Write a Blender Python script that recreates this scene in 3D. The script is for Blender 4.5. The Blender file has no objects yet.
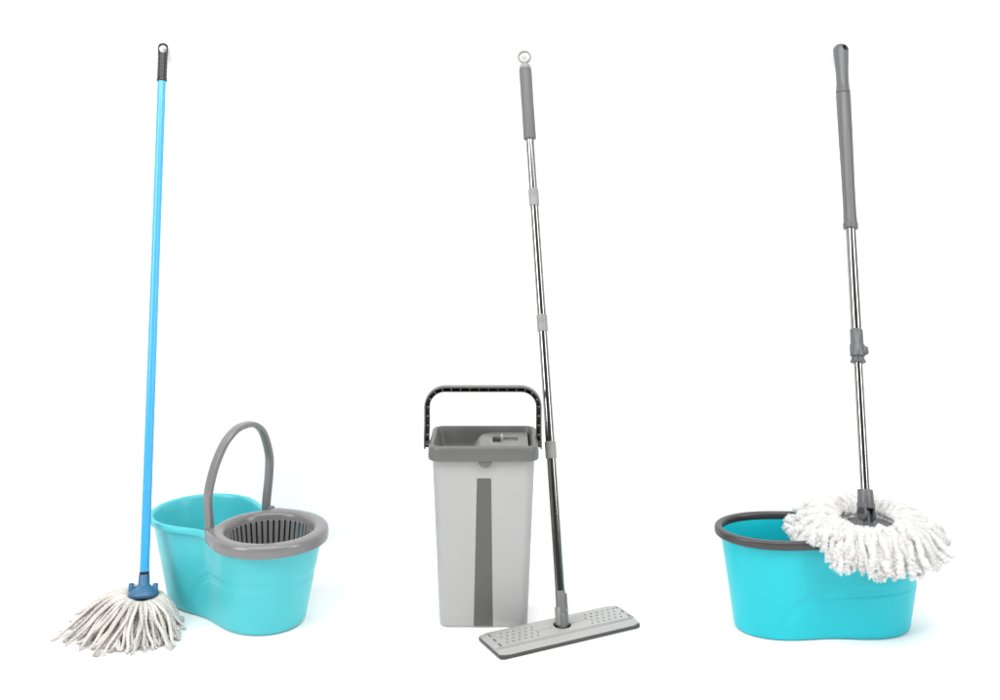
import bpy, bmesh, math, random
import numpy as np
from mathutils import Vector, Matrix

random.seed(7)
rng = np.random.default_rng(11)
sc = bpy.context.scene
col = sc.collection
PI = math.pi

# ------------------------------------------------------------------ camera
F, HC, Y0 = 1095.0, 1.02, 153.0        # focal length (px of a 1000 px wide frame), eye height, horizon row
cam_d = bpy.data.cameras.new('camera')
cam_d.sensor_width = 36.0
cam_d.lens = 36.0 * F / 1000.0
cam_d.shift_y = -(350.0 - Y0) / 1000.0
cam_d.clip_end = 100.0
cam = bpy.data.objects.new('camera', cam_d)
cam.location = (0, 0, HC)
cam.rotation_euler = (PI / 2, 0, 0)
col.objects.link(cam)
sc.camera = cam

# ------------------------------------------------------------------ world and lamps (photo studio)
world = bpy.data.worlds.new('World')
sc.world = world
world.use_nodes = True
bg = world.node_tree.nodes['Background']
bg.inputs['Color'].default_value = (1.0, 0.99, 0.98, 1)
bg.inputs['Strength'].default_value = 0.11

def softbox(name, loc, target, sx, sy, power, colour=(1, 1, 1)):
    d = bpy.data.lights.new(name, 'AREA')
    d.shape = 'RECTANGLE'
    d.size, d.size_y, d.energy, d.color = sx, sy, power, colour
    o = bpy.data.objects.new(name, d)
    o.location = loc
    o.rotation_euler = (Vector(target) - Vector(loc)).to_track_quat('-Z', 'Y').to_euler()
    col.objects.link(o)
    return o

softbox('key_softbox', (-2.5, 0.55, 2.1), (-0.1, 2.6, 0.4), 1.2, 1.8, 68, (1.0, 0.99, 0.978))
softbox('fill_softbox', (2.6, 0.75, 1.9), (0.1, 2.6, 0.4), 0.9, 1.8, 42)
softbox('overhead_softbox', (0.0, 1.0, 3.1), (0.0, 2.6, 0.2), 3.4, 1.2, 95, (1.0, 0.99, 0.975))

sc.view_settings.view_transform = 'Standard'
sc.view_settings.look = 'None'
sc.view_settings.gamma = 1.0
sc.view_settings.exposure = 0.0
sc.view_settings.use_curve_mapping = False

# ------------------------------------------------------------------ materials
def mat(name, colour, rough=0.4, metal=0.0, var=0.04, scale=40.0, bump=0.0, bscale=300.0, spec=0.5,
        sheen=0.0, sss=0.0, rvar=0.03, rnd=0.0, stretch=None, coat=0.0):
    m = bpy.data.materials.new(name)
    m.use_nodes = True
    nt = m.node_tree
    N, L = nt.nodes, nt.links
    b = N['Principled BSDF']
    b.inputs['Metallic'].default_value = metal
    b.inputs['Specular IOR Level'].default_value = spec
    b.inputs['Sheen Weight'].default_value = sheen
    b.inputs['Coat Weight'].default_value = coat
    if sss:
        b.inputs['Subsurface Weight'].default_value = sss
        b.inputs['Subsurface Radius'].default_value = (0.01, 0.01, 0.01)
        b.inputs['Subsurface Scale'].default_value = 0.5
    tc = N.new('ShaderNodeTexCoord')
    mp = N.new('ShaderNodeMapping')
    L.new(tc.outputs['Object'], mp.inputs['Vector'])
    if stretch:
        mp.inputs['Scale'].default_value = stretch
    nz = N.new('ShaderNodeTexNoise')
    nz.inputs['Scale'].default_value = scale
    nz.inputs['Detail'].default_value = 5
    L.new(mp.outputs['Vector'], nz.inputs['Vector'])
    ramp = N.new('ShaderNodeValToRGB')
    c = np.array(colour)
    lo, hi = c * (1 - var), np.minimum(c * (1 + var), 1)
    ramp.color_ramp.elements[0].position = 0.3
    ramp.color_ramp.elements[1].position = 0.7
    ramp.color_ramp.elements[0].color = (*lo, 1)
    ramp.color_ramp.elements[1].color = (*hi, 1)
    L.new(nz.outputs['Fac'], ramp.inputs['Fac'])
    out = ramp.outputs['Color']
    if rnd:
        oi = N.new('ShaderNodeObjectInfo')
        hs = N.new('ShaderNodeHueSaturation')
        mr = N.new('ShaderNodeMapRange')
        mr.inputs['To Min'].default_value = 1 - rnd
        mr.inputs['To Max'].default_value = 1 + rnd * 0.4
        L.new(oi.outputs['Random'], mr.inputs['Value'])
        L.new(mr.outputs['Result'], hs.inputs['Value'])
        L.new(out, hs.inputs['Color'])
        out = hs.outputs['Color']
    L.new(out, b.inputs['Base Color'])
    mr2 = N.new('ShaderNodeMapRange')
    mr2.inputs['To Min'].default_value = max(rough - rvar, 0.02)
    mr2.inputs['To Max'].default_value = min(rough + rvar, 1)
    L.new(nz.outputs['Fac'], mr2.inputs['Value'])
    L.new(mr2.outputs['Result'], b.inputs['Roughness'])
    if bump:
        n2 = N.new('ShaderNodeTexNoise')
        n2.inputs['Scale'].default_value = bscale
        n2.inputs['Detail'].default_value = 3
        L.new(mp.outputs['Vector'], n2.inputs['Vector'])
        bp = N.new('ShaderNodeBump')
        bp.inputs['Strength'].default_value = bump
        bp.inputs['Distance'].default_value = 0.001
        L.new(n2.outputs['Fac'], bp.inputs['Height'])
        L.new(bp.outputs['Normal'], b.inputs['Normal'])
    return m

M = {}
M['backdrop'] = mat('white_studio_paper', (0.93, 0.93, 0.93), 0.75, var=0.004, scale=8, spec=0.15)
M['turq_l'] = mat('pale_turquoise_plastic', (0.066, 0.505, 0.56), 0.33, var=0.02, scale=18, sss=0.08, bump=0.03, bscale=160)
M['turq_r'] = mat('cyan_plastic', (0.010, 0.52, 0.605), 0.34, var=0.02, scale=18, spec=0.4, sss=0.05, bump=0.03, bscale=160)
M['grey_ring'] = mat('warm_grey_plastic', (0.185, 0.182, 0.185), 0.23, var=0.02, bump=0.04, bscale=400)
M['dark_rim'] = mat('charcoal_plastic', (0.047, 0.044, 0.045), 0.32, var=0.05, bump=0.04, bscale=400)
M['light_grey'] = mat('light_grey_plastic', (0.385, 0.385, 0.385), 0.42, var=0.015, scale=20, bump=0.04, bscale=350)
M['mid_grey'] = mat('mid_grey_plastic', (0.122, 0.122, 0.122), 0.42, var=0.03, bump=0.05, bscale=350)
M['stripe_grey'] = mat('stripe_grey_plastic', (0.095, 0.095, 0.095), 0.45, var=0.03, bump=0.05, bscale=350)
M['handle_dark'] = mat('dark_grey_plastic', (0.035, 0.035, 0.036), 0.42, var=0.06, bump=0.05)
M['plate_grey'] = mat('pale_grey_plastic', (0.375, 0.375, 0.375), 0.45, var=0.02, bump=0.05, bscale=300)
M['clip_grey'] = mat('clip_grey_plastic', (0.26, 0.26, 0.26), 0.42, var=0.03, bump=0.05)
M['joint_grey'] = mat('joint_grey_plastic', (0.155, 0.155, 0.155), 0.42, var=0.04, bump=0.05)
M['grip_grey'] = mat('grip_grey_plastic', (0.122, 0.122, 0.124), 0.48, var=0.04, bump=0.10, bscale=500)
M['grip_blue'] = mat('slate_grey_plastic', (0.102, 0.108, 0.114), 0.36, var=0.05, bump=0.08, bscale=350)
M['white_plastic'] = mat('white_plastic', (0.27, 0.27, 0.27), 0.4, var=0.02)
M['black'] = mat('black_plastic', (0.016, 0.016, 0.018), 0.38, var=0.1, bump=0.2, bscale=220)
M['void'] = mat('recess_shade_black', (0.01, 0.01, 0.01), 0.8, var=0.05)  # near-black that paints shade into the slot and the joint opening
M['blue_pole'] = mat('sky_blue_coating', (0.05, 0.36, 0.68), 0.27, var=0.01, scale=20, coat=0.25)
M['blue_socket'] = mat('steel_blue_plastic', (0.033, 0.135, 0.26), 0.45, var=0.08, bump=0.15, bscale=300)
M['chrome'] = mat('polished_steel', (0.29, 0.287, 0.283), 0.16, metal=1.0, var=0.03, scale=90, rvar=0.02, stretch=(1, 1, 0.05))
M['cloth_dark'] = mat('dark_grey_microfibre', (0.06, 0.06, 0.06), 0.95, var=0.2, scale=300, bump=0.6, bscale=900, sheen=0.3)
M['cotton'] = mat('raw_cotton_yarn', (0.655, 0.630, 0.595), 0.92, var=0.13, scale=35, bump=0.8, bscale=900, spec=0.1, sheen=0.15, rnd=0.20)
M['micro'] = mat('white_microfibre', (0.93, 0.93, 0.925), 0.95, var=0.02, scale=60, bump=0.2, bscale=900, spec=0.05, sheen=0.1, rnd=0.03)
def let_light_through(m, share):
    """thin fibres scatter light to their far side too"""
    nt = m.node_tree
    b, out = nt.nodes['Principled BSDF'], nt.nodes['Material Output']
    tl, mx = nt.nodes.new('ShaderNodeBsdfTranslucent'), nt.nodes.new('ShaderNodeMixShader')
    nt.links.new(b.inputs['Base Color'].links[0].from_socket, tl.inputs['Color'])
    mx.inputs['Fac'].default_value = share
    nt.links.new(b.outputs['BSDF'], mx.inputs[1])
    nt.links.new(tl.outputs['BSDF'], mx.inputs[2])
    nt.links.new(mx.outputs['Shader'], out.inputs['Surface'])
let_light_through(M['micro'], 0.42)


# ------------------------------------------------------------------ mesh helpers
def mesh(name, V, Fc, material, smooth=True, angle=38):
    me = bpy.data.meshes.new(name)
    me.from_pydata([tuple(map(float, v)) for v in V], [], [tuple(int(i) for i in f) for f in Fc])
    bm = bmesh.new()
    bm.from_mesh(me)
    bmesh.ops.recalc_face_normals(bm, faces=bm.faces)
    bm.to_mesh(me)
    bm.free()
    if smooth:
        me.polygons.foreach_set('use_smooth', [True] * len(me.polygons))
        me.set_sharp_from_angle(angle=math.radians(angle))
    me.materials.append(material)
    me.update()
    return me

def link(name, me, parent=None, kind=None):
    o = bpy.data.objects.new(name, me)
    col.objects.link(o)
    if parent:
        o.parent = parent
    if kind:
        o['kind'] = kind
    return o

def thing(name, loc, label, cat):
    o = bpy.data.objects.new(name, None)
    o.empty_display_size = 0.05
    o.location = loc
    o['label'] = label
    o['category'] = cat
    col.objects.link(o)
    return o

def part(name, geo, material, root, parent=None, smooth=True, angle=38, kind=None):
    """geo is in world coordinates; the mesh is stored relative to the thing's base"""
    V, Fc = geo
    V = np.asarray(V, float) - np.array(root.location)
    return link(name, mesh(name, V, Fc, material, smooth, angle), parent or root, kind)

def join(*geos):
    Vs, Fs, n = [], [], 0
    for V, Fc in geos:
        V = np.asarray(V, float)
        Vs.append(V)
        Fs += [tuple(i + n for i in f) for f in Fc]
        n += len(V)
    return np.vstack(Vs), Fs

def loft(rings, cap0=True, cap1=True, closed=False):
    n = len(rings[0])
    V = np.vstack(rings)
    Fs = []
    m = len(rings)
    for j in range(m if closed else m - 1):
        a, b = j * n, ((j + 1) % m) * n
        for i in range(n):
            k = (i + 1) % n
            Fs.append((a + i, a + k, b + k, b + i))
    if not closed:
        if cap0:
            Fs.append(tuple(range(n))[::-1])
        if cap1:
            Fs.append(tuple((m - 1) * n + i for i in range(n)))
    return V, Fs

def frames(P):
    P = np.asarray(P, float)
    T = np.gradient(P, axis=0)
    T /= np.linalg.norm(T, axis=1)[:, None]
    a = np.array([0, 0, 1.0]) if abs(T[0][2]) < 0.9 else np.array([0, 1.0, 0])
    n = np.cross(T[0], a)
    n /= np.linalg.norm(n)
    Ns = [n]
    for i in range(1, len(P)):
        n = Ns[-1] - T[i] * np.dot(Ns[-1], T[i])
        n /= np.linalg.norm(n)
        Ns.append(n)
    Ns = np.array(Ns)
    return T, Ns, np.cross(T, Ns)

def tube(P, R, sides=16, closed=False):
    P = np.asarray(P, float)
    R = np.broadcast_to(np.asarray(R, float), (len(P),))
    T, N_, B = frames(P)
    th = np.arange(sides) * 2 * PI / sides
    rings = [P[i] + R[i] * (np.outer(np.cos(th), N_[i]) + np.outer(np.sin(th), B[i])) for i in range(len(P))]
    return loft(rings, closed=closed)

def lathe(p0, axis, prof, sides=40, cap0=True, cap1=True):
    """prof: (distance along axis, radius)"""
    axis = np.array(axis, float)
    axis /= np.linalg.norm(axis)
    a = np.array([0, 1.0, 0]) if abs(axis[2]) > 0.5 else np.array([0, 0, 1.0])
    n = np.cross(axis, a)
    n /= np.linalg.norm(n)
    b = np.cross(axis, n)
    th = np.arange(sides) * 2 * PI / sides
    rings = [np.array(p0) + axis * t + r * (np.outer(np.cos(th), n) + np.outer(np.sin(th), b)) for t, r in prof]
    return loft(rings, cap0, cap1)

def rbox(sx, sy, sz, r=0.002, seg=2, Mx=None):
    bm = bmesh.new()
    bmesh.ops.create_cube(bm, size=1.0)
    for v in bm.verts:
        v.co = Vector((v.co.x * sx, v.co.y * sy, v.co.z * sz))
    bmesh.ops.bevel(bm, geom=bm.edges[:], offset=r, segments=seg, profile=0.5, affect='EDGES')
    if Mx is not None:
        bmesh.ops.transform(bm, matrix=Mx, verts=bm.verts)
    bm.verts.index_update()
    V = np.array([v.co[:] for v in bm.verts])
    Fs = [tuple(v.index for v in f.verts) for f in bm.faces]
    bm.free()
    return V, Fs

def cut(o, geo, root):
    """subtract a solid from a part at build time"""
    V = np.asarray(geo[0], float) - np.array(root.location)
    me = mesh('cutter', V, geo[1], M['void'])
    c = bpy.data.objects.new('cutter', me)
    c.parent = root
    col.objects.link(c)
    md = o.modifiers.new('cut', 'BOOLEAN')
    md.object, md.operation, md.solver = c, 'DIFFERENCE', 'EXACT'
    dg = bpy.context.evaluated_depsgraph_get()
    dg.update()
    new = bpy.data.meshes.new_from_object(o.evaluated_get(dg))
    o.modifiers.clear()
    o.data = new
    new.set_sharp_from_angle(angle=math.radians(35))
    bpy.data.objects.remove(c)
    bpy.data.meshes.remove(me)

def at(px, py, Y):
    return np.array([(px - 500) * Y / F, Y, HC - (py - Y0) * Y / F])

class Pole:
    """straight axis between two points; u(y) is the distance along it that shows at pixel row y"""
    def __init__(s, a, b):
        s.a, s.b = np.array(a, float), np.array(b, float)
        s.len = np.linalg.norm(s.b - s.a)
        s.d = (s.b - s.a) / s.len
    def u(s, py):
        k = (py - Y0) / F
        return (HC - s.a[2] - k * s.a[1]) / (k * s.d[1] + s.d[2])
    def p(s, u):
        return s.a + s.d * u

def basis(d, side):
    d = Vector(d).normalized()
    x = Vector(side) - d * Vector(side).dot(d)
    x.normalize()
    y = d.cross(x)
    return Matrix((x, y, d)).transposed().to_4x4()

# ------------------------------------------------------------------ backdrop: white paper floor sweeping up into a wall
YW = 2.75
def build_backdrop():
    prof = [(-2.5, 0.0), (-1.0, 0), (0.5, 0), (1.5, 0), (2.2, 0), (YW - 0.07, 0)]
    for k in range(1, 13):
        a = k / 12 * PI / 2
        prof.append((YW - 0.07 + 0.07 * math.sin(a), 0.07 - 0.07 * math.cos(a)))
    prof += [(YW, 0.5), (YW, 1.2), (YW, 2.2), (YW, 3.4)]
    xs = np.linspace(-4.5, 4.5, 19)
    V, Fs = [], []
    for y, z in prof:
        for x in xs:
            V.append((x, y, z))
    n = len(xs)
    for j in range(len(prof) - 1):
        for i in range(n - 1):
            Fs.append((j * n + i, j * n + i + 1, (j + 1) * n + i + 1, (j + 1) * n + i))
    o = link('floor', mesh('floor', V, Fs, M['backdrop']))
    o['kind'] = 'structure'
build_backdrop()

# ------------------------------------------------------------------ peanut-shaped bucket outline
def sdf(x, y, r1, r2, L, k):
    d1 = np.hypot(x - L / 2, y) - r1
    d2 = np.hypot(x + L / 2, y) - r2
    h = np.maximum(k - np.abs(d1 - d2), 0) / k
    return np.minimum(d1, d2) - h * h * k / 4

def ray_out(cx, ang, r1, r2, L, k):
    lo, hi = np.zeros_like(ang), np.full_like(ang, 0.5)
    for _ in range(40):
        mid = (lo + hi) / 2
        ins = sdf(cx + mid * np.cos(ang), mid * np.sin(ang), r1, r2, L, k) < 0
        lo, hi = np.where(ins, mid, lo), np.where(ins, hi, mid)
    return lo

def outline(par, n=224, ys=1.0):
    th = np.arange(n) * 2 * PI / n
    r = ray_out(0.0, th, *par)
    P = np.stack([r * np.cos(th), r * np.sin(th) * ys], 1)
    T = np.roll(P, -1, 0) - np.roll(P, 1, 0)
    Nn = np.stack([T[:, 1], -T[:, 0]], 1)
    Nn /= np.linalg.norm(Nn, axis=1)[:, None]
    return P, Nn

def place(Pl, rot, c):
    """local (x along the bucket, y, z) to world"""
    Pl = np.asarray(Pl, float)
    cs, sn = math.cos(rot), math.sin(rot)
    return np.stack([c[0] + Pl[:, 0] * cs - Pl[:, 1] * sn, c[1] + Pl[:, 0] * sn + Pl[:, 1] * cs, Pl[:, 2]], 1)

def sstep(a, b, x):
    t = np.clip((x - a) / (b - a), 0, 1)
    return t * t * (3 - 2 * t)

def bucket_body(top, base, H, rot, c, ys=1.0, flange=0.008, arcs=None, basedx=0.0):
    Pt, Nt = outline(top, ys=ys)
    Pb, Nb = outline(base, ys=ys)
    Pb = Pb + np.array([basedx, 0])
    rings = []
    def row(t, z, off, emboss=False):
        P = Pb * (1 - t) + Pt * t
        Nn = Nb * (1 - t) + Nt * t
        Nn = Nn / np.linalg.norm(Nn, axis=1)[:, None]
        o_ = np.full(len(P), off)
        if emboss and arcs:
            for (cx, cz, R1, R2, dep) in arcs:
                d = np.hypot(np.minimum(P[:, 0] - cx, 0), z - cz - 0.06 * np.maximum(P[:, 0] - cx, 0))
                d = np.where(z < cz - 1e9, 0, d)
                o_ = o_ - dep * sstep(R1 - 0.0015, R1 + 0.0015, d) * (1 - sstep(R2 - 0.0015, R2 + 0.0015, d))
        Q = P + Nn * o_[:, None]
        rings.append(place(np.column_stack([Q, np.full(len(Q), z)]), rot, c))
    row(0, 0.0035, -0.03); row(0, 0.003, -0.012); row(0, 0.0, -0.009)
    row(0, 0.0006, -0.0045); row(0, 0.003, -0.0013); row(0.02, 0.007, 0)
    nz = 90
    zt = H - 0.014
    for i in range(nz):
        z = 0.009 + (zt - 0.009) * i / (nz - 1)
        row(z / H, z, 0, True)
    row(1, zt + 0.0006, flange * 0.4); row(1, zt + 0.001, flange * 0.9); row(1, zt + 0.003, flange)
    row(1, H - 0.004, flange); row(1, H - 0.001, flange * 0.8); row(1, H, flange * 0.45)
    row(1, H - 0.0006, -0.001); row(1, H - 0.003, -0.003)
    for i in range(12):
        z = H - 0.008 - (H - 0.018) * i / 11
        row(z / H, z, -0.0035)
    row(0, 0.0065, -0.010); row(0, 0.006, -0.03)
    return loft(rings)

def sweep_rim(par, prof, rot, c, ys=1.0, n=224):
    """closed profile (normal offset, z) swept round the outline"""
    P, Nn = outline(par, n=n, ys=ys)
    rings = []
    for off, z in prof:
        Q = P + Nn * off
        rings.append(place(np.column_stack([Q, np.full(n, z)]), rot, c))
    return loft(rings, closed=True)

def rrect_prof(w, h, r, seg=5):
    pts = []
    for (cx, cy, a0) in ((w / 2 - r, h / 2 - r, 0), (-w / 2 + r, h / 2 - r, 90), (-w / 2 + r, -h / 2 + r, 180), (w / 2 - r, -h / 2 + r, 270)):
        for k in range(seg + 1):
            a = math.radians(a0 + 90 * k / seg)
            pts.append((cx + r * math.cos(a), cy + r * math.sin(a)))
    return pts

def catmull(pts, per=8):
    pts = [np.array(p, float) for p in pts]
    pts = [2 * pts[0] - pts[1]] + pts + [2 * pts[-1] - pts[-2]]
    out = []
    for i in range(1, len(pts) - 2):
        p0, p1, p2, p3 = pts[i - 1:i + 3]
        for k in range(per):
            t = k / per
            out.append(0.5 * ((2 * p1) + (-p0 + p2) * t + (2 * p0 - 5 * p1 + 4 * p2 - p3) * t * t + (-p0 + 3 * p1 - 3 * p2 + p3) * t ** 3))
    out.append(pts[-2])
    return np.array(out)

def ring_wringer(root, par, rot, c, zt, Rh, Rc, material, over=0.012, skirt=0.024, xp=0.0, ys=1.0, nsl=44, floor_z=0.055):
    """wringer: cover over one lobe with an open hole, basket of slats below"""
    r1, r2, L, k = par
    cx = L / 2
    n = 160
    ph = (np.arange(n) + 0.5) * 2 * PI / n - PI
    Rb = ray_out(cx, ph, r1, r2, L, k)
    pw = ray_out(xp, np.array([PI / 2]), r1, r2, L, k)[0]
    php = math.atan2(pw, xp - cx)
    Rp = math.hypot(pw, xp - cx)
    a = np.abs(ph)
    Rout = np.where(a <= php, Rb + over, Rc + (Rp + over - Rc) * np.exp(-(np.maximum(a - php, 0) / 0.11) ** 1.2))
    def ring(Rv, z):
        return place(np.stack([cx + Rv * np.cos(ph), Rv * np.sin(ph) * ys, np.full(n, z) if np.isscalar(z) else z], 1), rot, c)
    W = Rout - Rh
    prof_z = lambda s: zt + 0.0035 * math.sin(PI * s)
    rings = [ring(Rout - 0.003, zt - skirt), ring(Rout, zt - skirt), ring(Rout + 0.0006, zt - 0.010), ring(Rout - 0.0010, zt - 0.0035), ring(Rout - 0.004, zt - 0.0005)]
    for s in (0.85, 0.7, 0.5, 0.35, 0.2):
        rings.append(ring(Rh + W * s, prof_z(s) - 0.0015))
    rings += [ring(np.full(n, Rh + 0.0022), zt - 0.0022), ring(np.full(n, Rh), zt - 0.006), ring(np.full(n, Rh - 0.002), zt - 0.016),
              ring(np.full(n, Rh + 0.0005), zt - 0.017), ring(np.full(n, Rh + 0.003), zt - 0.010)]
    rings.append(ring(Rout - 0.006, zt - 0.007))
    wr = part('wringer', loft(rings, closed=True), material, root)
    # basket slats, each a sub-part sharing one mesh
    zb, r_t, r_b = zt - floor_z, Rh - 0.004, Rh - 0.012
    hgt = (zt - 0.0145) - zb
    V, Fs = rbox(0.0030, 0.0084, math.hypot(hgt, r_t - r_b), 0.0008, 1)
    V = V @ np.array(Matrix.Rotation(math.atan2(r_t - r_b, hgt), 3, 'Y')).T
    sl = mesh('slat', V, Fs, material)
    ctr = place([(cx, 0, 0)], rot, c)[0] - np.array(root.location)
    for i in range(nsl):
        p = 2 * PI * i / nsl
        rr = (r_t + r_b) / 2
        lp = place([(cx + rr * math.cos(p), rr * math.sin(p) * ys, (zb + zt - 0.0145) / 2)], rot, c)[0] - np.array(root.location)
        o = link('slat', sl, wr)
        o.location = lp
        o.rotation_euler = (0, 0, p + rot)
    fl = []
    for (r, z) in ((r_b + 0.003, zb + 0.006), (r_b + 0.003, zb - 0.004), (r_b - 0.016, zb - 0.005), (r_b - 0.017, zb - 0.001), (r_b - 0.004, zb), (r_b - 0.001, zb + 0.006)):
        fl.append(ring(np.full(n, r), z))
    part('basket_ring', loft(fl, closed=True), material, root, wr)
    # dark curved shell added behind slats on the open half, for shade in gaps
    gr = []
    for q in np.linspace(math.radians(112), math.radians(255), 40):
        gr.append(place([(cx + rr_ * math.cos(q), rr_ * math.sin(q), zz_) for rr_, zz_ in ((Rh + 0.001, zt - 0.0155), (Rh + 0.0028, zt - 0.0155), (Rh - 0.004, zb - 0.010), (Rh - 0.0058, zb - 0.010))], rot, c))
    part('gap_shade_shell', loft(gr), M['dark_rim'], root, wr)
    hub = place([(cx, 0, zb - 0.006)], rot, c)[0]
    part('basket_hub', lathe(hub, (0, 0, 1), [(0, 0.034), (0.004, 0.034), (0.006, 0.031), (0.008, 0.012), (0.016, 0.010), (0.017, 0.006)]), material, root, wr)
    Lr = r_b - 0.016 - 0.030
    Vr, Fr = rbox(Lr + 0.006, 0.0046, 0.004, 0.0006, 1)
    rb = mesh('floor_bar', Vr, Fr, material)
    for i in range(30):
        p = 2 * PI * i / 30
        rr = 0.032 + Lr / 2
        lp = place([(cx + rr * math.cos(p), rr * math.sin(p) * ys, zb - 0.0035)], rot, c)[0] - np.array(root.location)
        o = link('floor_bar', rb, wr)
        o.location = lp
        o.rotation_euler = (0, 0, p + rot)
    return wr, pw

# ------------------------------------------------------------------ left: pale turquoise spin bucket
def spin_bucket_pale():
    rot = math.radians(-39)
    par = (0.115, 0.117, 0.232, 0.116)
    base = (0.086, 0.088, 0.205, 0.178)
    near = np.array([-0.502, 2.385])
    c = near - np.array([math.cos(rot), math.sin(rot)]) * par[2] / 2
    H = 0.196
    root = thing('spin_bucket', (c[0], c[1], 0), 'pale turquoise plastic bucket with grey wringer basket and raised grey carry handle', 'bucket')
    arcs = [(0.035, 0.030, 0.062, 0.078, 0.0011)]
    part('body', bucket_body(par, base, H, rot, c, arcs=arcs), M['turq_l'], root, angle=50)
    wr, pw = ring_wringer(root, par, rot, c, H + 0.009, 0.0955, 0.121, M['grey_ring'], xp=0.030, floor_z=0.078)
    # carry handle: strap standing over the waist
    xp, w, zp, sk = 0.009, pw - 0.006, H - 0.002, 0.12
    near_h = [(w + 0.002, -0.006), (w + 0.001, 0.015), (w + 0.004, 0.040), (w + 0.008, 0.080), (w + 0.001, 0.118), (w * 0.85, 0.155), (w * 0.59, 0.190), (w * 0.24, 0.212)]
    far_h = [(w, -0.004), (w - 0.001, 0.018), (w + 0.001, 0.045), (w + 0.004, 0.085), (w + 0.003, 0.125), (w * 0.90, 0.163), (w * 0.70, 0.194), (w * 0.40, 0.213), (w * 0.10, 0.217)]
    pts = [(xp + sk * y + z * 0.06, -y, zp + z) for y, z in near_h] + [(xp - sk * y + z * 0.06, y, zp + z) for y, z in far_h[::-1]]
    P = catmull(pts, 6)
    T = np.gradient(P, axis=0); T /= np.linalg.norm(T, axis=1)[:, None]
    X = np.tile([1.0, 0, 0], (len(P), 1))
    Bn = np.cross(T, X)
    pr = rrect_prof(0.0225, 0.0125, 0.0044, 4)
    rings = [place(np.array([P[i] + X[i] * a + Bn[i] * b for a, b in pr]), rot, c) for i in range(len(P))]
    hd = part('carry_handle', loft(rings), M['grey_ring'], root)
    for s in (-1, 1):
        p = place([(xp - sk * s * w, s * (w + 0.004), zp + 0.006)], rot, c)[0]
        ax = place([(xp - sk * s * w, s * (w - 0.02), zp + 0.006)], rot, c)[0] - p
        part('hinge_pin', lathe(p, -ax, [(-0.012, 0.006), (0.004, 0.006), (0.0045, 0.005)], 20), M['grey_ring'], root, hd)
    # lugs of the wringer that hold the pins
    for s in (-1, 1):
        q = place([(xp - sk * s * w + 0.015, s * (w + 0.002), zp + 0.004)], rot, c)[0]
        part('hinge_lug', rbox(0.010, 0.016, 0.020, 0.003, 2, Matrix.Translation(q) @ Matrix.Rotation(rot, 4, 'Z')), M['grey_ring'], root, wr)
spin_bucket_pale()

# ------------------------------------------------------------------ right: cyan spin bucket with charcoal rim
BR = dict(rot=math.radians(1.5), par=(0.112, 0.112, 0.215, 0.165), base=(0.091, 0.091, 0.194, 0.155), c=np.array([0.694, 2.362]), H=0.216, ys=0.80)
def spin_bucket_cyan():
    b = BR
    root = thing('spin_bucket', (b['c'][0], b['c'][1], 0), 'bright cyan plastic bucket with charcoal rim under the white fluffy mop', 'bucket')
    arcs = [(-0.005, -0.010, 0.098, 0.118, 0.0012)]
    part('body', bucket_body(b['par'], b['base'], b['H'] - 0.004, b['rot'], b['c'], ys=b['ys'], flange=0.004, arcs=arcs), M['turq_r'], root, angle=50)
    H = b['H']
    pr = [(0.003 + x, H - 0.0085 + z) for x, z in rrect_prof(0.0165, 0.0185, 0.006, 5)]
    part('rim', sweep_rim(b['par'], pr, b['rot'], b['c'], ys=b['ys']), M['dark_rim'], root)
    # wringer basket sunk below the rim
    n = 120
    ph = np.arange(n) * 2 * PI / n
    cx = b['par'][2] / 2 - 0.002
    def ring(r, z):
        return place(np.stack([cx + r * np.cos(ph), r * np.sin(ph) * b['ys'], np.full(n, z)], 1), b['rot'], b['c'])
    wr = part('wringer', loft([ring(0.104, H - 0.020), ring(0.104, H - 0.008), ring(0.096, H - 0.006), ring(0.084, H - 0.008), ring(0.084, H - 0.020)], closed=True), M['dark_rim'], root)
    V, Fs = rbox(0.003, 0.007, 0.055, 0.0008, 1)
    sl = mesh('slat', V, Fs, M['dark_rim'])
    for i in range(36):
        p = 2 * PI * i / 36
        o = link('slat', sl, wr)
        o.location = place([(cx + 0.084 * math.cos(p), 0.084 * math.sin(p) * b['ys'], H - 0.046)], b['rot'], b['c'])[0] - np.array(root.location)
        o.rotation_euler = (0, 0, p)
    part('basket_floor', loft([ring(0.087, H - 0.078), ring(0.087, H - 0.070), ring(0.02, H - 0.068)]), M['dark_rim'], root, wr)
spin_bucket_cyan()

# ------------------------------------------------------------------ middle: tall grey flat mop bucket
def rr_ring(w, d, r, cx, cy, z, seg=8):
    return np.array([(cx + x, cy + y, z) for x, y in rrect_prof(w, d, r, seg)])

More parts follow.
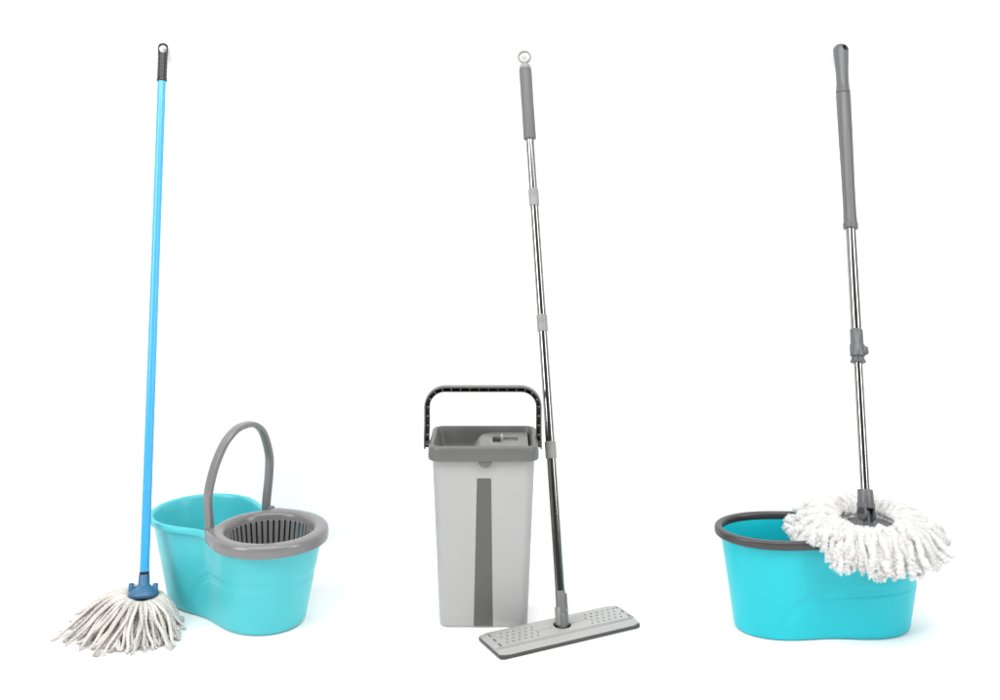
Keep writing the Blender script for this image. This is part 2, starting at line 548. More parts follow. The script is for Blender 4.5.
def flat_bucket():
    cx, Hc = -0.0355, 0.396
    cyT = 2.418
    root = thing('flat_mop_bucket', (cx, cyT, 0), 'tall light grey rectangular bucket with dark centre stripe and grey collar', 'bucket')
    def dims(z):
        t = z / 0.36
        return 0.190 + 0.029 * t, 0.132 + 0.036 * t
    rings = []
    for ins, z in ((0.02, 0.004), (0.010, 0.0015), (0.0055, 0.0), (0.002, 0.0012), (0.0005, 0.0035)):
        w, d = dims(0)
        rings.append(rr_ring(w - 2 * ins, d - 2 * ins, max(0.020 - ins, 0.003), cx, cyT, z))
    for z in np.linspace(0.008, 0.385, 24):
        w, d = dims(z)
        rings.append(rr_ring(w, d, 0.021 + 0.004 * z, cx, cyT, z))
    for z in (0.386, 0.30, 0.2, 0.1, 0.012):
        w, d = dims(z)
        rings.append(rr_ring(w - 0.005, d - 0.005, 0.019, cx, cyT, z))
    body = part('body', loft(rings), M['light_grey'], root)
    # front stripe: thin raised panel following the slope of the front wall
    def front(z):
        return cyT - dims(z)[1] / 2
    rows = []
    z0, z1 = 0.0045, 0.3255
    for k in range(13):
        z = z0 + (z1 - z0) * k / 12
        t = k / 12
        hw = 0.0205 + (0.0150 - 0.0205) * t
        xo = cx - 0.0005 + 0.002 * t
        y = front(z)
        prof = [(-hw, 0.001), (-hw, -0.0004), (-hw + 0.0008, -0.0011), (hw - 0.0008, -0.0011), (hw, -0.0004), (hw, 0.001)]
        rows.append(np.array([(xo + a, y + b, z) for a, b in prof]))
    part('front_stripe', loft(rows), M['stripe_grey'], root)
    # collar with sunken basin
    W, D, r = 0.2365, 0.189, 0.028
    zt = Hc
    seq = [(0.0075, zt - 0.030), (0.0, zt - 0.031), (-0.0008, zt - 0.026), (0, zt - 0.010), (0.0012, zt - 0.003), (0.0040, zt - 0.0004), (0.0075, zt), (0.0105, zt - 0.0012), (0.0125, zt - 0.005),
           (0.0155, zt - 0.016), (0.019, zt - 0.032), (0.024, zt - 0.045), (0.030, zt - 0.050)]
    rings = [rr_ring(W - 2 * i, D - 2 * i, max(r - i * 0.9, 0.006), cx, cyT, z) for i, z in seq]
    back = [(0.030, zt - 0.053), (0.021, zt - 0.047), (0.013, zt - 0.034)]
    rings += [rr_ring(W - 2 * i, D - 2 * i, max(r - i * 0.9, 0.006), cx, cyT, z) for i, z in back]
    co = part('collar', loft(rings, closed=True), M['mid_grey'], root)
    # semicircular tab under the collar
    n = 24
    pts = [(0.0145 * math.cos(PI + PI * k / n), 0.0145 * math.sin(PI + PI * k / n)) for k in range(n + 1)]
    pts = [(0.0145, 0.004)] + [(a, b) for a, b in pts[::-1]] + [(-0.0145, 0.004)]
    yf = cyT - D / 2
    ra = [np.array([(cx + 0.004 + a * s, yy, zt - 0.031 + b * s) for a, b in pts]) for yy, s in ((yf + 0.012, 1), (yf + 0.0032, 1), (yf + 0.002, 0.93))]
    part('tab', loft(ra), M['mid_grey'], root, co)
    # wash basin floor (left) with slot
    part('basin_floor', rbox(0.090, 0.125, 0.004, 0.001, 1, Matrix.Translation((cx - 0.045, cyT, zt - 0.0505))), M['mid_grey'], root, co)
    # raised wringer block (right) with rounded, sloping shoulder
    def blk(ins, z, slope):
        pts = []
        x0, x1 = -0.012 + ins - slope, 0.097
        y0, y1 = -0.074, 0.074
        R = 0.03
        base = [(x1, y0), (x1, y1)]
        for k in range(9):
            a = PI / 2 + PI / 2 * k / 8
            base.append((x0 + R + R * math.cos(a), y1 - R + R * math.sin(a)))
        for k in range(9):
            a = PI + PI / 2 * k / 8
            base.append((x0 + R + R * math.cos(a), y0 + R + R * math.sin(a)))
        return np.array([(cx + a, cyT + b, z) for a, b in base])
    rg = [blk(0, zt - 0.048, 0.018), blk(0, zt - 0.030, 0.010), blk(0, zt - 0.016, 0.0), blk(0.004, zt - 0.0125, 0), blk(0.010, zt - 0.0115, 0)]
    bl = part('wringer_block', loft(rg), M['joint_grey'], root, co)
    sx = cx + 0.028
    cut(bl, rbox(0.018, 0.046, 0.050, 0.002, 1, Matrix.Translation((sx, cyT + 0.012, zt - 0.020))), root)
    cut(bl, rbox(0.032, 0.030, 0.010, 0.002, 1, Matrix.Translation((sx + 0.032, cyT + 0.014, zt - 0.0115))), root)
    part('slot_shade', rbox(0.017, 0.045, 0.003, 0.0005, 1, Matrix.Translation((sx, cyT + 0.012, zt - 0.0185))), M['void'], root, co)  # black sheet just below the top, painted shade for the slot's depth
    V, Fs = rbox(0.0018, 0.010, 0.0022, 0.0005, 1)
    rd = mesh('ridge', V, Fs, M['joint_grey'])
    for i in range(4):
        for j in range(4):
            o = link('ridge', rd, co)
            o.location = (-0.0195 + 0.0030 * i, -0.030 + 0.016 * j, zt - 0.0275 + 0.0045 * i)
            o.rotation_euler = (0, math.radians(-52), 0)
    part('release_lever', rbox(0.0055, 0.030, 0.014, 0.0015, 2, Matrix.Translation((sx + 0.0115, cyT + 0.012, zt - 0.009))), M['clip_grey'], root, co)
    # carry handle: open channel, hollow side to the front, ribs inside
    zp = zt - 0.026
    hw, top = 0.1285, 0.1365
    Rr = 0.045
    path = [(-hw - 0.001, 0.0), (-hw - 0.001, 0.03)]
    path += [(-hw, 0.03 + (top - Rr - 0.03) * k / 3) for k in range(1, 4)]
    for k in range(1, 13):
        a = PI - PI / 2 * k / 12
        path.append((-hw + Rr + Rr * math.cos(a), top - Rr + Rr * math.sin(a)))
    path += [(x, top) for x in np.linspace(-hw + Rr, hw - Rr, 9)[1:]]
    for k in range(1, 13):
        a = PI / 2 - PI / 2 * k / 12
        path.append((hw - Rr + Rr * math.cos(a), top - Rr + Rr * math.sin(a)))
    path += [(hw, top - Rr - (top - Rr - 0.03) * k / 3) for k in range(1, 4)]
    path += [(hw + 0.001, 0.0)]
    P2 = np.array(path)
    T2 = np.gradient(P2, axis=0)
    T2 /= np.linalg.norm(T2, axis=1)[:, None]
    N2 = np.stack([-T2[:, 1], T2[:, 0]], 1)       # outward
    dy = 0.016
    sec = [(0.0, -dy / 2), (0.0, dy / 2), (-0.0115, dy / 2), (-0.0115, -dy / 2), (-0.0100, -dy / 2), (-0.0100, dy / 2 - 0.002), (-0.0030, dy / 2 - 0.002), (-0.0030, -dy / 2)]
    hy = cyT - 0.006; cx = cx - 0.002
    rings = [np.array([(cx + p[0] + nn[0] * a, hy + b, zp + p[1] + nn[1] * a) for a, b in sec]) for p, nn in zip(P2, N2)]
    hd = part('carry_handle', loft(rings), M['handle_dark'], root, angle=25)
    seg = [np.array([(cx + p[0] + nn[0] * a, hy + b, zp + p[1] + nn[1] * a) for a, b in ((0.0006, -dy / 2 - 0.0006), (0.0006, dy / 2 + 0.0006), (-0.0008, dy / 2 + 0.0006), (-0.0008, dy / 2 - 0.0002), (-0.0002, dy / 2 - 0.0002), (-0.0002, -dy / 2 + 0.0), (-0.0022, -dy / 2 + 0.0), (-0.0022, -dy / 2 - 0.0006))]) for p, nn in zip(P2, N2)]
    part('outer_strap', loft(seg), M['mid_grey'], root, hd, angle=25)
    arc = np.concatenate([[0], np.cumsum(np.linalg.norm(np.diff(P2, axis=0), axis=1))])
    V, Fs = rbox(0.0068, dy - 0.003, 0.0011, 0.0002, 1)
    rb = mesh('rib', V, Fs, M['clip_grey'])
    nr = 24
    for i in range(nr):
        s = arc[-1] * (i + 0.5) / nr
        x, z = np.interp(s, arc, P2[:, 0]), np.interp(s, arc, P2[:, 1])
        nx, nz = np.interp(s, arc, N2[:, 0]), np.interp(s, arc, N2[:, 1])
        o = link('rib', rb, hd)
        o.location = (x - 0.0065 * nx, hy - 0.0002 - cyT, zp + z - 0.0065 * nz)
        o.rotation_euler = (0, -math.atan2(nz, nx), 0)
    for s in (-1, 1):
        p = (cx + s * (hw + 0.001), hy, zp + 0.012)
        part('hinge_pin', lathe(p, (-s, 0, 0), [(0.0, 0.0055), (0.014, 0.0055)], 20), M['handle_dark'], root, hd)
flat_bucket()

# ------------------------------------------------------------------ left mop: sky blue pole, cotton yarn
def yarn_strand(P, r, twist=680.0, ph=0.0, sides=9, taper=0.75):
    P = np.asarray(P)
    T, N_, B = frames(P)
    s = np.concatenate([[0], np.cumsum(np.linalg.norm(np.diff(P, axis=0), axis=1))])
    th = np.arange(sides) * 2 * PI / sides
    rings = []
    for i in range(len(P)):
        k = s[i] / s[-1]
        rr = r * (1 - (1 - taper) * k ** 6)
        R = rr * (1 + 0.24 * np.cos(3 * (th - twist * s[i] * 0.35 - ph))) * (1 + 0.05 * rng.normal())
        rings.append(P[i] + R[:, None] * (np.outer(np.cos(th), N_[i]) + np.outer(np.sin(th), B[i])))
    g = loft(rings)
    # frayed end: a few loose fibres
    V, Fs = [g[0]], list(g[1])
    n = len(g[0])
    for k in range(16):
        d = T[-1] + 0.55 * rng.normal(size=3)
        d /= np.linalg.norm(d)
        b0 = P[-1] + r * 0.6 * rng.normal(size=3) * 0.7 - T[-1] * r
        tip = b0 + d * rng.uniform(0.003, 0.008)
        q = np.cross(d, rng.normal(size=3)); q /= np.linalg.norm(q)
        V.append(np.array([b0 - q * 0.0007, b0 + q * 0.0007, tip]))
        Fs.append((n, n + 1, n + 2))
        n += 3
    return np.vstack(V), Fs

def string_mop():
    a = at(143.5, 596, 2.365)
    b = at(163.2, 43.5, YW - 0.0135)
    pole = Pole(a, b)
    base = np.array([a[0], a[1], 0.0])
    root = thing('string_mop', base, 'string mop with long sky blue pole, black grip and cotton yarn head', 'mop')
    u_top, u_g, u_c = pole.len, pole.u(81.5), pole.u(573)
    # pole
    part('pole', lathe(pole.p(u_c - 0.02), pole.d, [(0, 0.0102), (u_g - u_c + 0.05, 0.0102)], 40), M['blue_pole'], root)
    # grip with hanging hole
    Lg = u_top - u_g
    prof = [(0, 0.0113), (0.0015, 0.0125), (0.008, 0.0125), (0.010, 0.0117)]
    for k in range(5):
        t0 = 0.014 + k * (Lg - 0.05) / 5
        prof += [(t0, 0.0114), (t0 + 0.0035, 0.0121), (t0 + 0.007, 0.0114)]
    prof += [(Lg - 0.030, 0.0121), (Lg - 0.010, 0.0128), (Lg - 0.004, 0.0112), (Lg - 0.001, 0.0075), (Lg, 0.0030)]
    g = part('grip', lathe(pole.p(u_g), pole.d, prof, 40), M['black'], root)
    hp = pole.p(u_top - 0.0145)
    hv = np.array(hp) - np.array([0, 0, HC])
    hv /= np.linalg.norm(hv)
    Vc, Fc = lathe(hp - hv * 0.05, hv, [(0, 0.0086), (0.1, 0.0086)], 32)
    cut(g, (Vc, Fc), root)
    # dark ferrule ring
    part('ferrule', lathe(pole.p(pole.u(575.5)), pole.d, [(0, 0.0100), (0.0005, 0.0107), (0.0075, 0.0107), (0.008, 0.0100)], 32), M['black'], root)
    # socket: neck flaring into a bell with two posts
    uN = pole.u(574.5)
    ax = pole.d * 1.0
    o0 = pole.p(0)
    Ls = uN
    so = part('socket', lathe(o0, ax, [(-0.004, 0.0270), (0, 0.0320), (0.002, 0.0330), (0.006, 0.0320), (0.010, 0.0290), (0.015, 0.0235), (0.019, 0.0178), (0.0215, 0.0140), (0.024, 0.0122), (Ls - 0.002, 0.0116), (Ls, 0.0106)], 44), M['blue_socket'], root)
    for s in (-1, 1):
        q = o0 + ax * 0.010 + np.array([s * 0.0262, -0.004, 0])
        part('post', lathe(q, ax, [(0, 0.0058), (0.0155, 0.0056), (0.0175, 0.0046), (0.018, 0.002)], 20), M['blue_socket'], root, so)
        part('web', rbox(0.013, 0.0035, 0.016, 0.001, 1, Matrix.Translation(q + ax * 0.004 - np.array([s * 0.0095, 0, 0]))), M['blue_socket'], root, so)
    # yarn
    z0 = a[2]
    n = 0
    def reach(phi):
        cx, sy = math.cos(phi), math.sin(phi)
        r = 0.090 + 0.079 * max(0, -cx) ** 1.5 + 0.044 * max(0, -sy) ** 1.2 + 0.026 * max(0, math.cos(phi + 1.05)) ** 2 - 0.012 * max(0, cx)
        if sy > 0:
            r -= 0.025 * sy
        return r
    specs = []
    for lay, (cnt, r0, kz) in enumerate(((60, 0.016, 0.55), (70, 0.022, 0.8), (84, 0.027, 1.0))):
        for i in range(cnt):
            specs.append((2 * PI * (i + rng.uniform(-0.45, 0.45)) / cnt, r0, kz, lay))
    specs += [(math.radians(-52), 0.027, 1.0, 9)]
    for phi, r0, kz, lay in specs:
        R = reach(phi) * rng.uniform(0.80, 1.04) * (0.72, 0.88, 1.0)[min(lay, 2)]
        if lay == 9:
            R = 0.150
        u = np.array([math.cos(phi), math.sin(phi), 0])
        side = np.array([-u[1], u[0], 0])
        # strands on the right and front fall steeply, those on the left trail outwards
        lift = 0.010 * kz + 0.012 * max(0, -u[0])
        bend = float(np.clip(rng.normal(), -1.3, 1.3)) * (0.013 if u[0] < 0.3 else 0.008)
        start = a + u * r0 * 1.0 + np.array([0, 0, -0.004 - 0.012 * (1 - kz)])
        rad = 0.0034 * rng.uniform(0.88, 1.15)
        tail = rng.uniform(0.0, 0.03)
        pts = []
        steep = 0.62 - 0.22 * max(0, -u[0])
        for t in (0, 0.12, 0.3, 0.5, 0.7, 0.88, 1.0):
            rr = r0 + (R - r0) * (t ** (1.05 if u[0] < 0 else 0.85))
            zz = (z0 - 0.004) * (1 - t ** (1.75 + 0.6 * max(0, -u[0]))) + lift * math.sin(PI * min(1, t * 1.5)) * (1 - t)
            zz -= 0.016 * (1 - kz) * (1 - t)
            p = np.array([a[0], a[1], 0]) + u * rr + side * (bend * math.sin(PI * t) + rng.normal() * 0.0034 * t)
            p[2] = max(zz + rng.normal() * 0.0012 * t, rad * 1.05 + 0.006 * (lay == 2) * rng.uniform(0, 1))
            pts.append(p)
        pts[0] = start
        if lay == 9 or tail > 0.024:
            e = pts[-1] + (pts[-1] - pts[-2]) * 0.5
            e[2] = rad * 1.05
            pts.append(e)
        P = catmull(pts, 12)
        P[:, 2] = np.maximum(P[:, 2], rad * 1.02)
        part('yarn_strand', yarn_strand(P, rad, ph=rng.uniform(0, 6)), M['cotton'], root, angle=80)
string_mop()

# ------------------------------------------------------------------ middle mop: flat head on a steel pole
def flat_mop():
    C = np.array([0.1285, 2.3235, 0.0])
    ang = math.radians(27.0)
    root = thing('flat_mop', C, 'flat mop with perforated pale grey plate, steel pole and white hanging loop', 'mop')
    Lx, Ly = 0.340, 0.110
    Rz = Matrix.Translation(C) @ Matrix.Rotation(ang, 4, 'Z')
    def tr(V):
        V = np.asarray(V, float)
        m = np.array(Rz)
        return V @ m[:3, :3].T + m[:3, 3]
    def oct_ring(lx, ly, ch, z):
        return np.array([(x, y, z) for x, y in rrect_prof(lx, ly, ch, 5)])
    # microfibre pad wrapped under the plate
    rings = [oct_ring(Lx - 0.010, Ly - 0.010, 0.008, 0.0), oct_ring(Lx - 0.002, Ly - 0.002, 0.010, 0.0012), oct_ring(Lx + 0.001, Ly + 0.001, 0.011, 0.0042), oct_ring(Lx - 0.002, Ly - 0.002, 0.010, 0.0080), oct_ring(Lx - 0.012, Ly - 0.012, 0.008, 0.0088)]
    part('pad', (lambda g: (tr(g[0]), g[1]))(loft(rings)), M['cloth_dark'], root)
    # plate: low terraced cross-section running lengthwise, clipped corners
    prof = [(-0.0555, 0.0090), (-0.0560, 0.0112), (-0.0535, 0.0135), (-0.0395, 0.0172), (-0.0370, 0.0150), (-0.0350, 0.0150), (-0.0330, 0.0205), (-0.0305, 0.0212), (0.0305, 0.0212), (0.0330, 0.0205), (0.0350, 0.0150), (0.0370, 0.0150), (0.0395, 0.0172), (0.0535, 0.0135), (0.0560, 0.0112), (0.0555, 0.0090)]
    rings = []
    for x in (-0.1685, -0.1675, -0.1640, -0.1575, -0.150, -0.08, 0, 0.08, 0.150, 0.1575, 0.1640, 0.1675, 0.1685):
        e = 0.1685 - abs(x)
        q = min(1.0, 0.80 + 0.2 * math.sqrt(min(1, e / 0.016)))
        hz = 1.0 if e > 0.012 else 0.62 + 0.38 * math.sqrt(e / 0.012)
        rings.append(np.array([(x, y * q * 0.966, 0.0075 + (z - 0.0090) * hz * 0.86) for y, z in prof]))
    plate = part('plate', (lambda g: (tr(g[0]), g[1]))(loft(rings)), M['plate_grey'], root, angle=30)
    # perforations
    holes = []
    for s in (-1, 1):
        for i in range(6):
            for j in range(4):
                if (i + j) % 2 == 0 or True:
                    x = s * (0.066 + 0.0145 * i) + (0.007 if j % 2 else 0)
                    y = -0.0215 + 0.0140 * j
                    g = lathe((x, y, 0.0105), (0, 0, 1), [(0, 0.0027), (0.02, 0.0027)], 12)
                    holes.append(g)
    for y in (-0.024, 0.0, 0.024):
        for s in (-1, 1):
            holes.append(rbox(0.005, 0.013, 0.02, 0.0008, 1, Matrix.Translation((s * 0.1565, y, 0.0195))))
    g = join(*holes)
    cut(plate, (tr(g[0]), g[1]), root)
    # centre opening and joint
    g = lathe((0.004, 0, 0.0095), (0, 0, 1), [(0, 0.0195), (0.02, 0.0195)], 36)
    cut(plate, (tr(g[0]), g[1]), root)
    part('joint_well_shade', (lambda g: (tr(g[0]), g[1]))(lathe((0.004, 0, 0.0092), (0, 0, 1), [(0, 0.0192), (0.0008, 0.0192)], 36)), M['void'], root, plate)  # black disc, shade painted into the bottom of the opening
    for s in (-1, 1):
        g = rbox(0.040, 0.005, 0.003, 0.001, 1, Matrix.Translation((0.004 + s * 0.044, 0.0, 0.0178)))
        part('seam_ridge', (tr(g[0]), g[1]), M['plate_grey'], root, plate)
    # pole
    a = at(562.3, 623, 2.3215)
    b = at(524.3, 55, YW - 0.016)
    pole = Pole(a, b)
    d = pole.d
    # swivel joint: rounded knuckle inside a yoke, then the sleeve
    uk, us, ut = pole.u(622), pole.u(612), pole.u(590)
    part('swivel_ball', lathe(pole.p(-0.012), d, [(0, 0.004), (0.002, 0.009), (0.008, 0.0115), (0.030, 0.0105), (0.036, 0.008)], 28), M['joint_grey'], root)
    Bm = basis(d, (math.cos(ang), math.sin(ang), 0))
    yk = []
    for s in (-1, 1):
        Mx = Matrix.Translation(pole.p(0.014)) @ Bm @ Matrix.Translation((s * 0.0105, 0, 0))
        yk.append(rbox(0.0045, 0.017, 0.036, 0.002, 2, Mx))
    yk.append(rbox(0.0245, 0.0165, 0.012, 0.002, 2, Matrix.Translation(pole.p(0.026)) @ Bm))
    yo = part('yoke', join(*yk), M['clip_grey'], root)
    pa = pole.p(0.012)
    xa = np.array(Bm)[:3, 0]
    part('yoke_pin', lathe(pa - xa * 0.0145, xa, [(0, 0.003), (0.001, 0.0038), (0.028, 0.0038), (0.029, 0.003)], 20), M['white_plastic'], root, yo)
    sl = part('sleeve', lathe(pole.p(us), d, [(0, 0.0098), (0.002, 0.0114), (0.02, 0.0110), (ut - us - 0.002, 0.0107), (ut - us, 0.0098)], 32), M['joint_grey'], root)
    xd = np.array([1.0, -0.15, 0]); xd /= np.linalg.norm(xd)
    part('sleeve_clip', rbox(0.0045, 0.008, 0.030, 0.0018, 2, Matrix.Translation(pole.p(us + 0.023) + xd * 0.0118) @ basis(d, xd)), M['joint_grey'], root, sl)
    # four steel tubes with grey connectors
    rows = [590, 450, 323, 197.5, 139]
    rad = 0.0102
    for i in range(4):
        u0, u1 = pole.u(rows[i]) - 0.003, pole.u(rows[i + 1]) + 0.003
        if i == 3: u1 += 0.02
        part('tube', lathe(pole.p(u0), d, [(0, rad), (u1 - u0 - 0.0005, rad), (u1 - u0, rad * 0.96)], 48), M['chrome'], root)
    for y in rows[1:4]:
        u0, u1 = pole.u(y + 8.5), pole.u(y - 8.5)
        Lc = u1 - u0
        part('connector', lathe(pole.p(u0), d, [(0, 0.0104), (0.001, 0.0124), (Lc * 0.45, 0.0126), (Lc * 0.5, 0.0121), (Lc * 0.55, 0.0126), (Lc - 0.001, 0.0124), (Lc, 0.0104)], 40), M['clip_grey'], root)
    u0, u1 = pole.u(139.5), pole.u(68.5)
    Lg = u1 - u0
    part('grip', lathe(pole.p(u0), d, [(0, 0.0125), (0.0015, 0.0152), (0.006, 0.0156), (Lg * 0.5, 0.0152), (Lg - 0.006, 0.0156), (Lg - 0.001, 0.0150), (Lg, 0.0135)], 44), M['grip_grey'], root)
    cp = part('end_cap', lathe(pole.p(u1), d, [(-0.001, 0.0140), (0.0025, 0.0148), (0.007, 0.0138), (0.011, 0.0105), (0.0135, 0.007)], 36), M['white_plastic'], root)
    cen = pole.p(pole.u(57.0))
    hv = np.array([0.1, 1, 0]); hv -= d * hv.dot(d); hv /= np.linalg.norm(hv)
    e2 = np.cross(hv, d)
    th = np.arange(40) * 2 * PI / 40
    rings = []
    pr = rrect_prof(0.0050, 0.009, 0.0020, 3)
    for t in th:
        rdir = math.cos(t) * e2 + math.sin(t) * d
        rings.append(np.array([cen + rdir * (0.0150 + p) + hv * q for p, q in pr]))
    part('hanging_loop', loft(rings, closed=True), M['white_plastic'], root, cp)
flat_mop()

# ------------------------------------------------------------------ right mop: white chenille head lying on the cyan bucket
def chenille(P, r, nf=620):
    P = np.asarray(P)
    T, N_, B = frames(P)
    m = len(P)
    sides = 10
    th = np.arange(sides) * 2 * PI / sides
    rings = []
    ph = rng.uniform(0, 6)
    s = np.concatenate([[0], np.cumsum(np.linalg.norm(np.diff(P, axis=0), axis=1))])
    for i in range(m):
        k = i / (m - 1)
        env = 0.80 + 0.25 * min(1, k * 2.2) + 0.18 * sstep(0.80, 0.92, k)
        if k > 0.95: env *= 1 - 0.5 * (k - 0.95) / 0.05
        pop = np.abs(np.sin(PI * s[i] / 0.0085 + 0.5 * th + ph))
        R = r * env * (0.78 + 0.28 * pop + 0.10 * np.sin(2 * th + s[i] * 310 + 2 * ph) + 0.09 * rng.normal(size=sides))
        rings.append(P[i] + R[:, None] * (np.outer(np.cos(th), N_[i]) + np.outer(np.sin(th), B[i])))
    V0, F0 = loft(rings)
    # short pile
    idx = rng.uniform(0, m - 1.001, nf)
    tip_extra = rng.uniform(m * 0.86, m - 1.001, nf // 3)
    idx = np.concatenate([idx, tip_extra])
    n = len(idx)
    i0 = idx.astype(int); f = (idx - i0)[:, None]
    C = P[i0] * (1 - f) + P[i0 + 1] * f
    a = rng.uniform(0, 2 * PI, n)
    D = np.cos(a)[:, None] * N_[i0] + np.sin(a)[:, None] * B[i0]
    D2 = D + 0.45 * rng.normal(size=(n, 3)) + T[i0] * (idx > m * 0.9)[:, None] * 0.8
    D2 /= np.linalg.norm(D2, axis=1)[:, None]
    b0 = C + D * r * 0.72
    ln = (rng.uniform(0.0020, 0.0046, n) + 0.0030 * (idx > m * 0.9) * rng.uniform(0, 1, n))[:, None]
    q = np.cross(D2, rng.normal(size=(n, 3)))
    q /= np.linalg.norm(q, axis=1)[:, None]
    wd = 0.00048
    Vf = np.empty((n * 4, 3))
    Vf[0::4] = b0 - q * wd
    Vf[1::4] = b0 + q * wd
    Vf[2::4] = b0 + D2 * ln + q * wd * 0.7
    Vf[3::4] = b0 + D2 * ln - q * wd * 0.7
    nb = len(V0)
    Ff = [(nb + 4 * i, nb + 4 * i + 1, nb + 4 * i + 2, nb + 4 * i + 3) for i in range(n)]
    return np.vstack([V0, Vf]), F0 + Ff

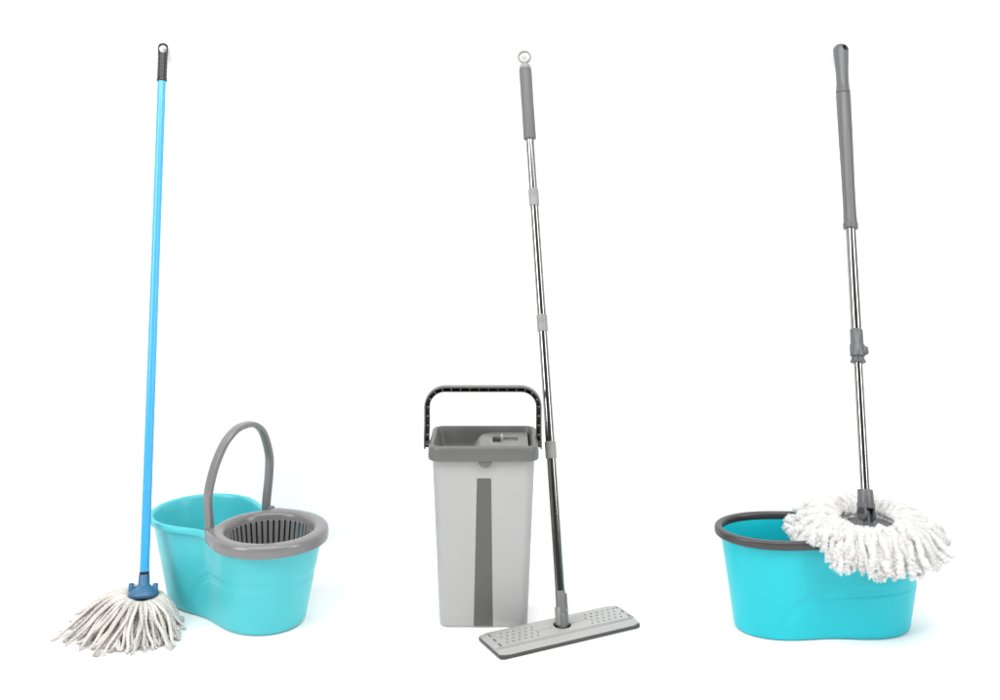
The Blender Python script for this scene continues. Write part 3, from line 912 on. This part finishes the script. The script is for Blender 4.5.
def spin_mop():
    C = np.array([0.779, 2.323, 0.222])
    root = thing('spin_mop', (C[0], C[1], C[2] - 0.012), 'spin mop with white fluffy microfibre head, steel pole and long grey grip', 'mop')
    # disc
    tilt = Matrix.Rotation(math.radians(-3), 4, 'Y') @ Matrix.Rotation(math.radians(3), 4, 'X')
    n_ = np.array(tilt)[:3, 2]
    disc = part('mop_disc', lathe(C - n_ * 0.010, n_, [(0, 0.060), (0.002, 0.074), (0.006, 0.077), (0.010, 0.075), (0.0135, 0.066), (0.0165, 0.050), (0.0185, 0.030), (0.0195, 0.022), (0.023, 0.019), (0.024, 0.014)], 60), M['grip_blue'], root)
    a = C + n_ * 0.010
    b = at(840.5, 44, YW - 0.0185)
    pole = Pole(a, b)
    d = pole.d
    # joint
    Bm = basis(d, (0.85, 0.5, 0))
    u_s0, u_s1 = pole.u(511), pole.u(489.5)
    yk = []
    for s in (-1, 1):
        Mx = Matrix.Translation(pole.p(u_s0 - 0.006)) @ Bm @ Matrix.Translation((s * 0.0125, 0, 0))
        yk.append(lathe(np.array(Mx.translation) - np.array(Bm)[:3, 0] * 0.003, np.array(Bm)[:3, 0], [(0, 0.013), (0.001, 0.0145), (0.005, 0.0145), (0.006, 0.013)], 28))
        yk.append(rbox(0.006, 0.024, 0.026, 0.002, 2, Mx @ Matrix.Translation((0, 0, 0.010))))
    fk = part('fork', join(*yk), M['grip_blue'], root)
    part('knuckle', join(lathe(pole.p(-0.004), d, [(0, 0.008), (0.03, 0.0075), (0.034, 0.004)], 20)), M['grip_blue'], root)
    Ls = u_s1 - u_s0
    part('sleeve', lathe(pole.p(u_s0 + 0.004), d, [(0, 0.0140), (0.002, 0.0168), (0.010, 0.0172), (Ls - 0.006, 0.0164), (Ls - 0.0045, 0.0158), (Ls - 0.004, 0.0120)], 40), M['grip_blue'], root)
    # lower tube, clamp, upper tube
    u_c0, u_c1 = pole.u(363), pole.u(329)
    u_g0, u_gs, u_g1 = pole.u(229), pole.u(94), pole.len
    part('lower_tube', lathe(pole.p(u_s1 - 0.01), d, [(0, 0.0095), (u_c1 - u_s1 - 0.01, 0.0095)], 48), M['chrome'], root)
    part('upper_tube', lathe(pole.p(u_c1 - 0.012), d, [(0, 0.0118), (u_g0 - u_c1 + 0.03, 0.0118)], 48), M['chrome'], root)
    k = u_c1 - u_c0
    cl = part('clamp', lathe(pole.p(u_c0), d, [(0, 0.0112), (0.001, 0.0148), (k * 0.13, 0.0152), (k * 0.15, 0.0130), (k * 0.18, 0.0130), (k * 0.20, 0.0168), (k * 0.52, 0.0168), (k * 0.56, 0.0148), (k - 0.002, 0.0142), (k, 0.0120)], 40), M['grip_blue'], root)
    xs = np.array([0.9, -0.43, 0]); xs -= d * xs.dot(d); xs /= np.linalg.norm(xs)
    part('clamp_lever', rbox(0.013, 0.018, 0.019, 0.005, 3, Matrix.Translation(pole.p(u_c0 + k * 0.36) + xs * 0.0175) @ basis(d, xs)), M['grip_blue'], root, cl)
    for i in range(8):
        t = 2 * PI * i / 8
        e2 = np.cross(d, xs)
        w = xs * math.cos(t) + e2 * math.sin(t)
        part('clamp_tooth', rbox(0.004, 0.006, 0.006, 0.001, 1, Matrix.Translation(pole.p(u_c0 + 0.003) + w * 0.0148) @ basis(d, w)), M['grip_blue'], root, cl)
    # grip in two lengths
    Lg = u_gs - u_g0
    part('grip', lathe(pole.p(u_g0), d, [(0, 0.0125), (0.001, 0.0172), (0.013, 0.0174), (0.014, 0.0160), (0.045, 0.0150), (Lg * 0.35, 0.0152), (Lg * 0.7, 0.0170), (Lg - 0.004, 0.0178), (Lg, 0.0172)], 44), M['grip_blue'], root)
    Lt = u_g1 - u_gs
    tp = [(0.0005, 0.0150), (0.0025, 0.0172), (0.006, 0.0178), (0.010, 0.0165), (0.03, 0.0152), (0.055, 0.0152), (0.085, 0.0168), (Lt - 0.018, 0.0190)]
    for q in range(1, 9):
        t = q / 8 * PI / 2
        tp.append((Lt - 0.018 + 0.018 * math.sin(t), max(0.0190 * math.cos(t), 0.0012)))
    gt = part('grip_end', lathe(pole.p(u_gs), d, tp, 44), M['grip_blue'], root)
    hp = pole.p(u_g1 - 0.015)
    hv = np.array([-0.40, 1.0, -0.25]); hv /= np.linalg.norm(hv)
    cut(gt, lathe(hp - hv * 0.06, hv, [(0, 0.0078), (0.12, 0.0078)], 28), root)
    # chenille strands
    zf = BR['H']
    yfront = BR['c'][1] - BR['par'][0] * BR['ys']
    rows = ((60, 0.056, 0.002, 0.93, 0.0066), (66, 0.063, 0.009, 1.0, 0.0070), (60, 0.058, 0.016, 0.90, 0.0066))
    for lay, (cnt, r0, dz, kR, rad) in enumerate(rows):
        for i in range(cnt):
            phi = 2 * PI * (i + rng.uniform(-0.30, 0.30)) / cnt
            u = np.array([math.cos(phi), math.sin(phi), 0])
            side = np.array([-u[1], u[0], 0])
            front, backw, right, left = max(0, -u[1]), max(0, u[1]), max(0, u[0]), max(0, -u[0])
            R = (0.169 - 0.042 * front ** 1.5 + 0.002 * right - 0.008 * left) * kR * rng.uniform(0.90, 1.06)
            droop = 0.030 + 0.032 * front ** 0.6 - 0.036 * backw
            droop *= rng.uniform(0.85, 1.15)
            hump = 0.012 + 0.006 * backw
            bend = rng.normal() * 0.016
            pts = []
            for t in (0, 0.15, 0.35, 0.55, 0.75, 0.9, 1.0):
                rr = r0 + (R - r0) * (t - 0.10 * front * t ** 3)
                p = C + u * rr + side * (bend * t * t + rng.normal() * 0.0032)
                p[2] = C[2] + dz + hump * math.sin(PI * min(1.0, t * 1.25)) - droop * t ** 1.8 + rng.normal() * 0.0035
                pts.append(p)
            P = catmull(pts, 11)
            # rest on the bucket rim instead of passing through it
            cs, sn = math.cos(BR['rot']), math.sin(BR['rot'])
            qx, qy = P[:, 0] - BR['c'][0], P[:, 1] - BR['c'][1]
            dist = np.abs(sdf(qx * cs + qy * sn, (-qx * sn + qy * cs) / BR['ys'], *BR['par']))
            P[:, 2] = np.maximum(P[:, 2], BR['H'] + rad * 0.9 + 0.004 * lay - 2.2 * np.maximum(dist - 0.013, 0))
            part('microfibre_strand', chenille(P, rad * rng.uniform(0.9, 1.12)), M['micro'], root, angle=180)
spin_mop()
